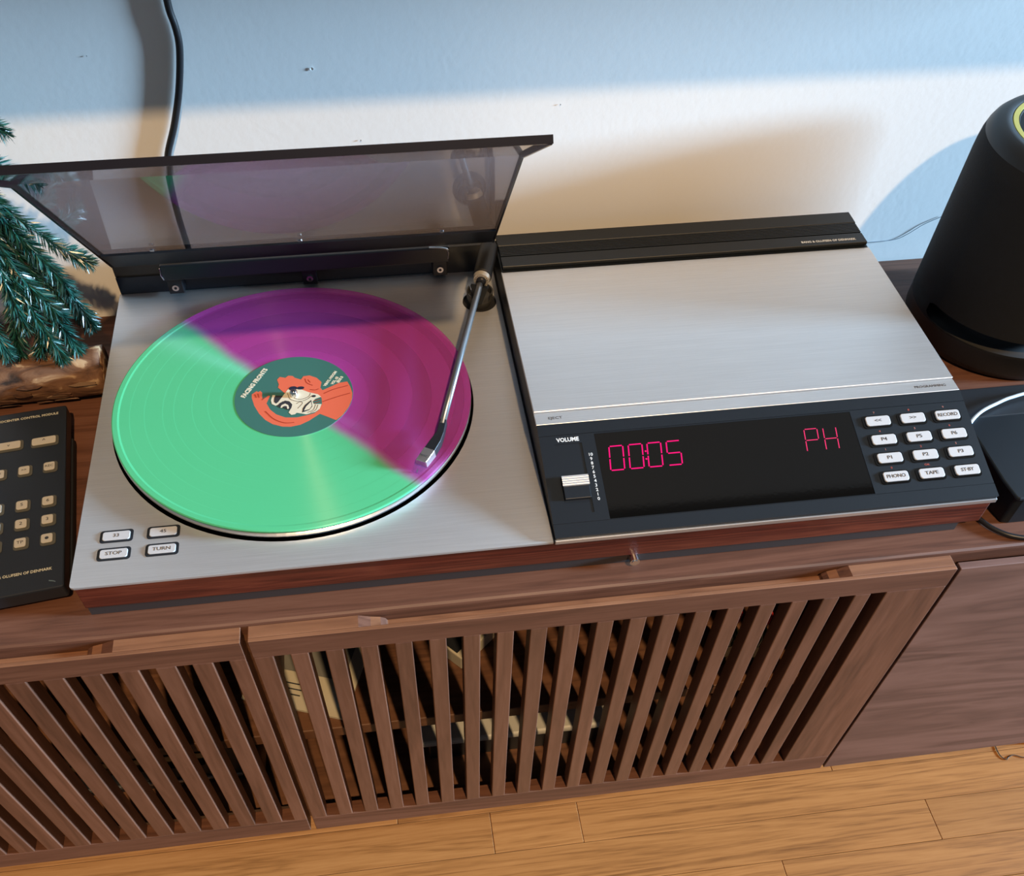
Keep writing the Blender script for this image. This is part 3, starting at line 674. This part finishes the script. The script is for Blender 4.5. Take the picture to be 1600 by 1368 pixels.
ART = {
'arm_a': [(-35.6, 5.4), (-35.5, 0.8), (-33.2, -9.3), (-29.0, -19.5), (-23.9, -27.5), (-17.8, -33.3), (-9.8, -37.2), (-2.9, -38.2), (5.0, -36.8), (12.5, -32.6), (21.2, -25.5), (34.6, -34.7), (40, -29.4), (45.5, -20), (48.6, -11), (49.3, -3), (48, 5), (45.6, 12.2),
          (38.5, 11.3), (23.9, 3.3), (18.2, 1.3), (23.2, -6.2), (23.3, -13.8), (20.3, -21.0), (16.7, -24.3), (10.1, -26.1), (2.5, -27.6), (-2.3, -27.2), (-7.4, -26.5), (-14.9, -21.9), (-20.0, -15.4), (-23.1, -7.5), (-21.4, -2.1), (-20.2, 1.6), (-21.6, 2.2), (-26.3, -2.6), (-27.0, 3.0), (-26.9, 6.5), (-28.6, 8.9), (-30.4, 7.4), (-31.4, 9.0), (-33.2, 7.6)],
'hair': [(-14.4, 21.6), (-12.1, 24.9), (-7.4, 23.1), (-4.8, 25.6), (-1.1, 24.8), (0.8, 22.2), (6.0, 19.2), (8.1, 23.3), (13.4, 23.8), (19.6, 19.9), (23.6, 13.9), (22.4, 7.0), (24.4, 2.9), (25.3, -1.9), (22.7, -5.4), (18.1, -3.3), (5.3, 5.5), (-2.7, 6.9), (-7.9, 3.6), (-13.6, 11.3), (-12.8, 15.1)],
'face': [(-18.1, 2.2), (-15.8, 1.9), (-16.8, -4.5), (-15.5, -7.7), (-13.5, -7.1), (-4.0, 9.8), (3.8, 8.1), (13.0, 1.9), (20.2, -1.3), (22.8, -4.8), (18.0, -6.7), (15.5, -9.9), (16.5, -13.0), (23.0, -13.8), (21.3, -19.6), (17.7, -22.9), (10.1, -25.0), (2.1, -22.1), (0.7, -23.8), (-2.3, -24.2), (-4.6, -21.0), (-2.8, -16.7), (-1.8, -10.8), (-4.8, -6.7), (-9.9, -6.8), (-13.0, -10.4), (-15.5, -11.4), (-18.6, -8.8), (-19.4, -4.2)],
'b1': [(-15.6, 1.3), (-9.3, 0.1), (-13.2, -7.0), (-15.0, -8.9), (-16.8, -6.8), (-16.7, -1.4)],
'b2': [(-14.2, -12.0), (-11.9, -8.5), (-7.4, -6.0), (-3.8, -7.5), (-1.5, -11.6), (-2.3, -16.0), (-4.3, -18.0), (-6.4, -17.0), (-7.9, -15.0), (-11.9, -14.1)],
'ring': [(-11.4, -14.3), (-10.4, -11.3), (-7.4, -9.8), (-4.8, -12.0), (-4.1, -15.8), (-5.3, -17.1), (-6.3, -14.0), (-7.9, -12.7), (-9.4, -13.7), (-10.1, -14.9)],
'mouth': [(14.5, -7.8), (9.2, -13.3), (7.2, -17.2), (6.6, -22.5), (12.7, -20.1), (15.3, -15.9)],
'teeth': [(14.1, -10.1), (10.0, -15.6), (8.2, -20.4), (12.7, -19.2), (14.8, -15.4)]}
def flatpoly(bm, pts, z):
    from mathutils.geometry import tessellate_polygon
    v = [bm.verts.new((p[0], p[1], z)) for p in pts]
    for t in tessellate_polygon([[Vector((p[0], p[1], 0)) for p in pts]]):
        try: bm.faces.new([v[i] for i in t])
        except ValueError: pass
def art(keys, m, z, name):
    bm = NB()
    for k in keys: flatpoly(bm, ART[k], z)
    return build(name, bm, m, label)
art(('arm_a',), orange, 2.63, 'arm_print'); art(('hair',), orange, 2.70, 'hand_print'); art(('face',), cream, 2.78, 'mask_print')
art(('b1', 'b2', 'mouth'), ink, 2.86, 'mask_marks'); art(('ring', 'teeth'), cream, 2.94, 'mask_highlights')
def blob(x, y, rx_, ry_, m, z, name='dot_print'):
    bm = NB(); prism(bm, [(x + rx_ * math.cos(t * math.pi / 8), y + ry_ * math.sin(t * math.pi / 8)) for t in range(16)], 'z', z, z + 0.06); build(name, bm, m, label)
blob(16.6, -3.3, 1.9, 1.4, ink, 2.86); blob(5.6, 8.3, 3.2, 2.0, navy, 2.86); blob(-0.8, 8.6, 3.6, 2.6, navy, 2.86); blob(-7.4, -14.4, 1.6, 1.4, ink, 3.02)
def stroke(pts, w_, m, z, name='line_print'):
    bm = NB(); P = catmull([(p[0], p[1], 0) for p in pts], 5)
    for a, b in zip(P, P[1:]):
        d_ = (b - a); 
        if d_.length < 1e-4: continue
        n_ = Vector((-d_.y, d_.x, 0)).normalized() * w_ / 2
        v = [bm.verts.new((*(q.xy), z)) for q in (a - n_, b - n_, b + n_, a + n_)]; bm.faces.new(v)
    build(name, bm, m, label)
for p in ([(-33, 5), (-31.6, 0.5)], [(-30.5, 5.5), (-29.3, 0.2)], [(-26.8, -3), (-24.5, 0.5)], [(-24, -17), (-17, -27), (-8, -33), (0, -33.5)], [(9.5, 20), (11, 14.5), (16, 10.5)], [(12, 18.5), (14, 14.5)],
          [(25, -1), (34, 3.5), (46, 6.8)], [(24, -11), (36, -6.5), (47.5, -3)], [(13.5, 5.5), (18, 4.4), (21, 5.6)], [(16, -9.5), (22, -7.5)], [(16.8, -12.2), (22, -10.8)]):
    stroke(p, 0.7, orange_d, 2.80)
for p in ([(-3, 5), (-1.5, -2), (5, -6), (12, -3.5), (14, 1)], [(-5.5, 3), (-3, -5), (5, -8.5), (11, -6.5), (14.5, -3)], [(2, -11), (5, -9), (7, -11), (3, -17)], [(18, -14), (16, -20), (11, -23)], [(20, -14.5), (18, -20.5), (13.5, -23.4)]):
    stroke(p, 0.45, ink, 2.86)
text('lettering', 'FACING FRONTS', 5.6, cream, label, (-33.6, 19.6, 2.7), rot=(0, 0, math.radians(61.2)), bold=0.28, sx=0.93)
ta = math.radians(60)
text('lettering', 'VINYL MOON', 3.4, cream, label, (31.2, 17.6, 2.7), rot=(0, 0, ta), bold=0.2, sx=0.98)
text('lettering', 'VOL. 03', 3.4, cream, label, (35.0, 14.6, 2.7), rot=(0, 0, ta), bold=0.2, sx=0.9)
text('lettering', 'SIDE B', 3.4, cream, label, (39.4, 15.4, 2.7), rot=(0, 0, ta), bold=0.2, sx=0.9)
bm = NB(); lathe(bm, [(3.5, 0), (3.5, 5.2), (3.0, 7.6), (1.6, 9.0), (0, 9.3)], 32)
sp_ = build('spindle', bm, chrome, plat, smooth=True); sp_.location = Vector((CX, CY, 6.3 - CZ)) * MM

# ------------------------------------------------------------------ remote control
rr_ = math.radians(7.2616)
rm = empty('remote_control', (-11.2, 16.2, CZ), rr_); tag(rm, 'black control module with cream keys left of the record player', 'remote control')
RT = 22.0
bm = NB(); prism(bm, rrect(66, 205, 2.5, 4, -33, 102.5), 'z', 9, RT); build('body', bm, blk, rm, bevel=1.2)
bm = NB(); prism(bm, rrect(69, 160, 4, 4, -33, 98), 'z', 0.3, 8.9); build('base', bm, blk_m, rm, bevel=1.5)
def rkey(x, y, w_, h_, s, size=3.8, dot=False):
    bm = NB(); prism(bm, rrect(w_ + 3.0, h_ + 3.4, 2.6, 5), 'z', RT - 0.1, RT + 0.35)
    base = build('button_surround', bm, mat('olive_surround', (0.085, 0.078, 0.055), 0.5), rm, (x + 0.6, y - 0.7, 0))
    bm = NB(); prism(bm, rrect(w_, h_, 1.8, 5), 'z', RT + 0.2, RT + 1.3); build('button', bm, key_w, rm, (x, y, 0), bevel=0.4)
    if dot:
        bm = NB(); lathe(bm, [(0, RT + 1.36), (1.5, RT + 1.36), (1.5, RT + 1.3)], 16); build('button_dot', bm, ink, rm, (x, y, 0))
    else: text('button_lettering', s, size, ink, rm, (x, y, RT + 1.35), sx=1.1)
rkey(-17.8, 162.6, 19.6, 8.4, 'Λ'.replace('Λ', '^'), 5.5); rkey(-46.4, 163.4, 19.6, 8.4, 'v', 4.6)
for x, s in ((-12.8, 'REC'), (-32.8, '>>'), (-52.8, '<<')): rkey(x, 130.6, 8.8, 9.0, s, 3.5)
for i, (y, cs) in enumerate(((91.2, '654'), (70.8, '321'))):
    for x, s in zip((-13.1, -33.1, -53.1), cs): rkey(x, y, 8.8, 9.0, s, 4.6)
rkey(-13.1, 50.6, 8.8, 9.0, '', dot=True); rkey(-33.1, 50.9, 8.8, 9.0, 'TP', 4.2); rkey(-53.1, 51.2, 8.8, 9.0, '0', 4.6)
text('lettering', 'BEOCENTER CONTROL MODULE', 3.7, mat('cream_ink', (0.60, 0.57, 0.42), 0.6), rm, (-32.6, 195.6, RT + 0.06), bold=0.07, sx=0.93)
text('lettering', 'BANG & OLUFSEN OF DENMARK', 3.7, bpy.data.materials['cream_ink'], rm, (-33.6, 19.6, RT + 0.06), bold=0.07, sx=0.90)
bm = NB(); tube(bm, catmull([(-11, 8, RT), (-6.5, 6, RT - .3), (-3, 0.6, RT - 3)], 4), 0.5, 6); build('worn_edge', bm, mat('worn_blue', (0.10, 0.15, 0.18), 0.4), rm)

# ------------------------------------------------------------------ smart speaker
sx_, sy_, sr = 855.3, 254.7, 87.5
sp = empty('smart_speaker', (sx_, sy_, CZ)); tag(sp, 'black fabric cylinder speaker with a yellow light ring, right end of console', 'speaker')
fab = mat('speaker_fabric', (0.006, 0.007, 0.009), 0.9, bump=(1500, 0.5, 0.0006))
n = 120
def body_prof(open_):
    return [(0, 0.2), (80, 0.2), (86, 3), (87.5, 9), (87.5, 22), (87.5, 36), (87.5, 170), (86.5, 184), (82, 196), (74, 203), (66, 205.5)]
bm = NB()
prof = [(0, 0.2), (80, 0.2), (86, 3), (87.5, 9), (87.5, 27)]
lathe(bm, prof, n); build('base', bm, mat('speaker_plastic', (0.010, 0.011, 0.013), 0.5), sp, smooth=True)
bm = NB(); 
R_ = lathe(bm, [(87.5, 27), (87.5, 29), (87.5, 44), (87.5, 46)], n)
# the slot: open window around the lower front
for v in bm.verts:
    a = math.degrees(math.atan2(v.co.y, v.co.x))
    lim = min(1, max(0, (a + 176) / 6)) * min(1, max(0, (-15 - a) / 6))
    if 28 < v.co.z < 45:
        mid = 36.5; half = 7.5 * math.sqrt(lim) if lim > 0 else 0
        v.co.z = mid + (half if v.co.z > mid else -half)
faces = [f for f in bm.faces if abs(f.calc_center_median().z - 36.5) < 1.5 and f.calc_area() > 1 and -175 < math.degrees(math.atan2(f.calc_center_median().y, f.calc_center_median().x)) < -15]
bmesh.ops.delete(bm, geom=faces, context='FACES')
build('slot_band', bm, fab, sp, smooth=True)
bm = NB(); lathe(bm, [(87.2, 26), (74, 29), (70, 37), (74, 45), (87.2, 47)], n); build('bass_slot', bm, blk_m, sp, smooth=True)
bm = NB(); lathe(bm, [(87.5, 46), (87.5, 160), (87.2, 170), (86.4, 178), (84.8, 184.5)], n); build('grille_cloth', bm, fab, sp, smooth=True)
bm = NB(); lathe(bm, [(84.8, 184.6), (82.5, 189.5), (78.5, 193.6), (73, 195.7), (67.6, 196), (67.2, 194.5), (0, 194.5)], n); build('top_plate', bm, mat('speaker_top', (0.012, 0.014, 0.017), 0.45), sp, smooth=True)
bm = NB(); lathe(bm, [(62.2, 194.6), (62.4, 196), (66.6, 196), (66.9, 194.6)], n); build('light_ring', bm, mat('light_ring', (0.38, 0.39, 0.10), 0.4, emit=(0.55, 0.56, 0.10), estr=0.12), sp)
bm = NB(); lathe(bm, [(0, 194.7), (60.6, 194.7), (61.4, 195.4), (62.0, 195.4)], n); build('control_disc', bm, blk_gl, sp)

# ------------------------------------------------------------------ black box at the right
bx = empty('set_top_box', (732.6, -2, CZ)); tag(bx, 'low black box with rounded edges right of the receiver', 'electronics')
def bb(name, bm, m, **k):
    bmesh.ops.translate(bm, vec=(-732.6, 2, -CZ), verts=bm.verts); return build(name, bm, m, bx, **k)
bm = NB(); prism(bm, [(733.5, 20), (735.5, -0.5), (738, -2.2), (980, -2.2), (980, 92), (733.5, 92)], 'z', -2.5, 0.5)
prism(bm, [(739, 22), (742, 5), (748, 3.4), (978, 3.4), (978, 92), (739, 92)], 'z', CZ + 0.3, -2.5)
box(bm, 722, 722.01, 0, 0.01, -1, -0.99) if False else None
bb('lower_case', bm, blk_s, bevel=1.5)
bm = NB(); prism(bm, [(733, 94), (980, 94), (980, 131), (748, 131), (733, 126)], 'z', CZ + 0.3, -3.0); bb('rear_case', bm, blk, bevel=1.5)
cb = empty('white_cable', (735, 85, 3)); tag(cb, 'thin pale blue cable lying over the low black box', 'cable')
bm = NB(); tube(bm, [Vector(p) - Vector((735, 85, 3)) for p in catmull([(722, 70, -8), (730, 79, 1), (739, 88, 2.6), (752, 97, 2.6), (768, 104, 2.6), (785, 110, 2.6), (815, 115, 2.6), (900, 118, 2.6)], 8)], 1.5, 10); build('cable_sheath', bm, mat('pale_cable', (0.52, 0.66, 0.80), 0.4), cb, smooth=True)
ck = empty('power_cable', (728, 4, -36)); tag(ck, 'black cable curling on the console in front of the low black box', 'cable')
bm = NB(); tube(bm, [Vector(p) - Vector((728, 4, -36)) for p in catmull([(728, 60, -35.4), (722.5, 22, -35.4), (727, 5, -35.4), (735, -5.5, -35.4), (746, -12.5, -35.4), (762, -15.6, -35.4), (800, -15, -35.4), (880, 2, -35.4)], 8)], 2.2, 10); build('cable_sheath', bm, cable_m, ck, smooth=True)
# hanging cable on the wall
hc = empty('hanging_cable', (98, WY - 4, 200)); tag(hc, 'black cable hanging down the white wall behind the lid', 'cable')
bm = NB(); tube(bm, [Vector(p) - Vector((98, WY - 4, 200)) for p in catmull([(108, WY - 4, 290), (107.5, WY - 4, 255), (107, WY - 4, 236), (108.5, WY - 4, 222), (107.3, WY - 4, 206), (99, WY - 4, 176), (88, WY - 4, 148), (75, WY - 4, 120), (71, WY - 4, 95), (70, WY - 4, 60), (71, WY - 3.6, 20), (71, WY - 3.6, -30)], 8)], 2.9, 12); build('cable_sheath', bm, cable_m, hc, smooth=True)
# hairline wire behind the speaker
hw = empty('thin_wire', (790, WY - 1, 0)); tag(hw, 'hair thin dark wire on the wall beside the speaker', 'wire')
bm = NB(); tube(bm, [Vector(p) - Vector((790, WY - 1, 0)) for p in catmull([(760, WY - 1, -15), (790, WY - 1, -14), (803, WY - 1, -9), (818, WY - 1, 2), (835, WY - 1, 10)], 6)], 0.35, 6); build('wire_strand', bm, mat('grey_wire', (0.2, 0.25, 0.3), 0.5), hw)

fw = empty('floor_wire', (1041, 38, FZ + 1)); tag(fw, 'thin dark wire curling on the oak floor at the right', 'wire')
bm = NB(); tube(bm, [Vector(p) - Vector((1041, 38, FZ + 1)) for p in catmull([(1060, 90, FZ + 1), (1044, 62, FZ + 1), (1041, 40, FZ + 1), (1047, 31, FZ + 1), (1052, 34, FZ + 1), (1061, 36, FZ + 1), (1073, 31, FZ + 1), (1090, 30, FZ + 1)], 6)], 0.7, 6); build('wire_strand', bm, mat('brown_wire', (0.06, 0.03, 0.015), 0.5), fw)

# ------------------------------------------------------------------ log
lg = empty('bark_log', (-180, 256, CZ)); tag(lg, 'short log with flaking brown bark lying behind the control module', 'log')
def bark():
    m = bpy.data.materials.new('bark'); m.use_nodes = True; nt = m.node_tree; N = nt.nodes; L = nt.links; b = N['Principled BSDF']
    tc = N.new('ShaderNodeTexCoord'); mp = N.new('ShaderNodeMapping'); mp.inputs['Scale'].default_value = (0.35, 1, 1); L.new(tc.outputs['Object'], mp.inputs[0])
    n1 = N.new('ShaderNodeTexNoise'); n1.inputs['Scale'].default_value = 75; n1.inputs['Detail'].default_value = 6; n1.inputs['Distortion'].default_value = 0.8; L.new(mp.outputs[0], n1.inputs['Vector'])
    n2 = N.new('ShaderNodeTexNoise'); n2.inputs['Scale'].default_value = 45; n2.inputs['Detail'].default_value = 5; L.new(mp.outputs[0], n2.inputs['Vector'])
    r1 = ramp(N, [(0.34, (0.018, 0.008, 0.004)), (0.46, (0.10, 0.042, 0.018)), (0.57, (0.17, 0.080, 0.036)), (0.63, (0.40, 0.26, 0.14))]); L.new(n1.outputs['Fac'], r1.inputs[0])
    L.new(r1.outputs[0], b.inputs['Base Color']); b.inputs['Roughness'].default_value = 0.75
    bp = N.new('ShaderNodeBump'); bp.inputs['Strength'].default_value = 0.8; bp.inputs['Distance'].default_value = 0.003
    L.new(n1.outputs['Fac'], bp.inputs['Height']); L.new(bp.outputs[0], b.inputs['Normal'])
    return m
bark_m = bark()
def rough_cyl(x0, x1, r, n=40, nx=60, amp=1.3, flat=-1e9):
    bm = NB(); rings = []
    from mathutils import noise
    for i in range(nx + 1):
        x = x0 + (x1 - x0) * i / nx; ring = []
        for k in range(n):
            a = 2 * math.pi * k / n; nn = noise.noise(Vector((x * 0.02, math.cos(a) * 1.6, math.sin(a) * 1.6))) + 0.6 * noise.noise(Vector((x * 0.07, math.cos(a) * 5, math.sin(a) * 5)))
            rr2 = r + amp * nn
            ring.append(bm.verts.new((x, rr2 * math.cos(a), max(r + rr2 * math.sin(a), 0.3))))
        rings.append(ring)
    for A, B in zip(rings, rings[1:]):
        for k in range(n): bm.faces.new((A[k], A[(k + 1) % n], B[(k + 1) % n], B[k]))
    bm.faces.new(rings[0][::-1]); bm.faces.new(rings[-1]); return bm
build('log_body', rough_cyl(-170, 172, 21.5), bark_m, lg, smooth=True, rot=(0, 0, math.radians(2.5)))
for k in range(26):
    x = random.uniform(-30, 165); a = math.radians(random.uniform(100, 175)); r = 22.4
    bm = NB(); w1, h1 = random.uniform(5, 13), random.uniform(2, 4)
    pts = [(w1 * math.cos(t * math.pi / 5) * random.uniform(.6, 1.1), h1 * math.sin(t * math.pi / 5) * random.uniform(.6, 1.1)) for t in range(10)]
    prism(bm, pts, 'z', 0, 0.8)
    ang = math.radians(2.5)
    o = build('bark_flake', bm, mat('pale_bark', (0.22, 0.13, 0.07), 0.8) if k % 3 == 0 else bark_m, lg, (x, -r * math.sin(a - math.pi / 2 + math.radians(60)) + x * math.sin(ang), r * math.cos(a - math.pi / 2 + math.radians(60)) + 21.5), (math.radians(60) + a - math.pi / 2, 0, ang))

# ------------------------------------------------------------------ artificial fir
fir = empty('artificial_fir', (-37, 262, 4)); tag(fir, 'drooping green artificial fir tree standing on the log', 'tree')
OX = Vector((-37, 262, 4))
bm = NB(); tube(bm, [Vector(p) - OX for p in catmull([(-34, 258, 7), (-40, 275, 30), (-52, 300, 80), (-70, 312, 150), (-82, 318, 230), (-88, 320, 300)], 5)], 3.6, 10)
build('trunk', bm, mat('dark_stem', (0.02, 0.012, 0.009), 0.7), fir, smooth=True)
def needle_mat():
    m = mat('fir_needles', (0.02, 0.13, 0.10), 0.3); nt = m.node_tree; N = nt.nodes; L = nt.links; b = N['Principled BSDF']
    g_ = N.new('ShaderNodeNewGeometry'); rp = ramp(N, [(0.0, (0.004, 0.024, 0.014)), (0.5, (0.008, 0.058, 0.042)), (0.9, (0.020, 0.12, 0.10)), (1.0, (0.20, 0.34, 0.34))]); L.new(g_.outputs['Random Per Island'], rp.inputs[0])
    L.new(rp.outputs[0], b.inputs['Base Color']); b.inputs['Specular IOR Level'].default_value = 0.8
    return m
ndl = needle_mat()
def branch(pts, length=14, dens=5.2, name='branch'):
    P = catmull(pts, 10); bm = NB(); tube(bm, [p - OX for p in P], 1.0, 6)
    rnd = random.Random(hash(tuple(round(c) for c in pts[-1])) % 9999)
    tot = sum((b - a).length for a, b in zip(P, P[1:]))
    nn = int(tot * dens)
    for i in range(nn):
        t = (i + rnd.random()) / nn * (len(P) - 1); k = min(int(t), len(P) - 2); p = P[k].lerp(P[k + 1], t - k); d_ = (P[k + 1] - P[k]).normalized()
        u = d_.cross(Vector((rnd.uniform(-1, 1), rnd.uniform(-1, 1), rnd.uniform(-1, 1)))).normalized()
        ln_ = length * rnd.uniform(0.75, 1.1) * (1 - 0.35 * max(0, t / (len(P) - 1) - 0.8) * 5)
        e = p + (u * 0.78 + d_ * 0.72).normalized() * ln_ + Vector((0, 0, -ln_ * 0.06))
        s_ = (e - p).normalized().cross(Vector((rnd.uniform(-1, 1), rnd.uniform(-1, 1), rnd.uniform(-1, 1)))).normalized() * 0.62
        mid = p.lerp(e, 0.55)
        up_ = (e - p).normalized().cross(s_).normalized() * 0.35
        q = [bm.verts.new(c - OX) for c in (p - s_ * .6, p + s_ * .6, mid + s_, mid - s_, e)]
        bm.faces.new((q[0], q[1], q[2], q[3])); bm.faces.new((q[3], q[2], q[4]))
    me = build(name, bm, ndl, fir); return me
B = [
 [(-66, 312, 140), (-52, 306, 122), (-28, 308, 88), (-15, 316, 68), (-5, 322, 54)],
 [(-66, 310, 138), (-48, 296, 108), (-30, 290, 70), (-18, 292, 30), (-14, 290, 12)],
 [(-70, 306, 135), (-62, 284, 96), (-50, 268, 50), (-40, 258, 18), (-36, 254, 6)],
 [(-72, 300, 132), (-82, 272, 100), (-84, 262, 62), (-82, 256, 30), (-80, 252, 14)],
 [(-74, 300, 128), (-96, 282, 96), (-108, 276, 60), (-112, 276, 30)],
 [(-60, 300, 96), (-66, 284, 60), (-72, 272, 28), (-74, 262, 8)],
 [(-56, 300, 90), (-42, 280, 52), (-30, 268, 22), (-24, 262, 4)],
 [(-60, 302, 100), (-44, 300, 60), (-28, 300, 24), (-18, 298, 4)],
 [(-76, 314, 170), (-60, 316, 160), (-40, 318, 146), (-22, 322, 128)],
 [(-84, 316, 230), (-66, 318, 205), (-48, 322, 186), (-32, 326, 170)],
 [(-86, 318, 250), (-110, 312, 235), (-130, 310, 200)],
 [(-78, 314, 180), (-100, 304, 165), (-120, 300, 130), (-126, 298, 100)],
 [(-68, 300, 120), (-64, 278, 88), (-60, 266, 60), (-58, 260, 34)],
 [(-70, 304, 128), (-100, 280, 118), (-112, 272, 90)],
 [(-64, 306, 120), (-40, 292, 96), (-26, 286, 72), (-18, 284, 50)],
 [(-66, 300, 120), (-54, 280, 84), (-40, 274, 56), (-28, 272, 36)],
 [(-74, 298, 118), (-80, 276, 76), (-90, 266, 46), (-98, 264, 18)],
 [(-62, 300, 84), (-54, 278, 50), (-50, 266, 26), (-56, 258, 10)],
 [(-84, 316, 200), (-70, 300, 176), (-60, 292, 150), (-52, 290, 124)],
 [(-84, 316, 210), (-96, 296, 190), (-96, 288, 160)],
]
for b_ in B: branch(b_)
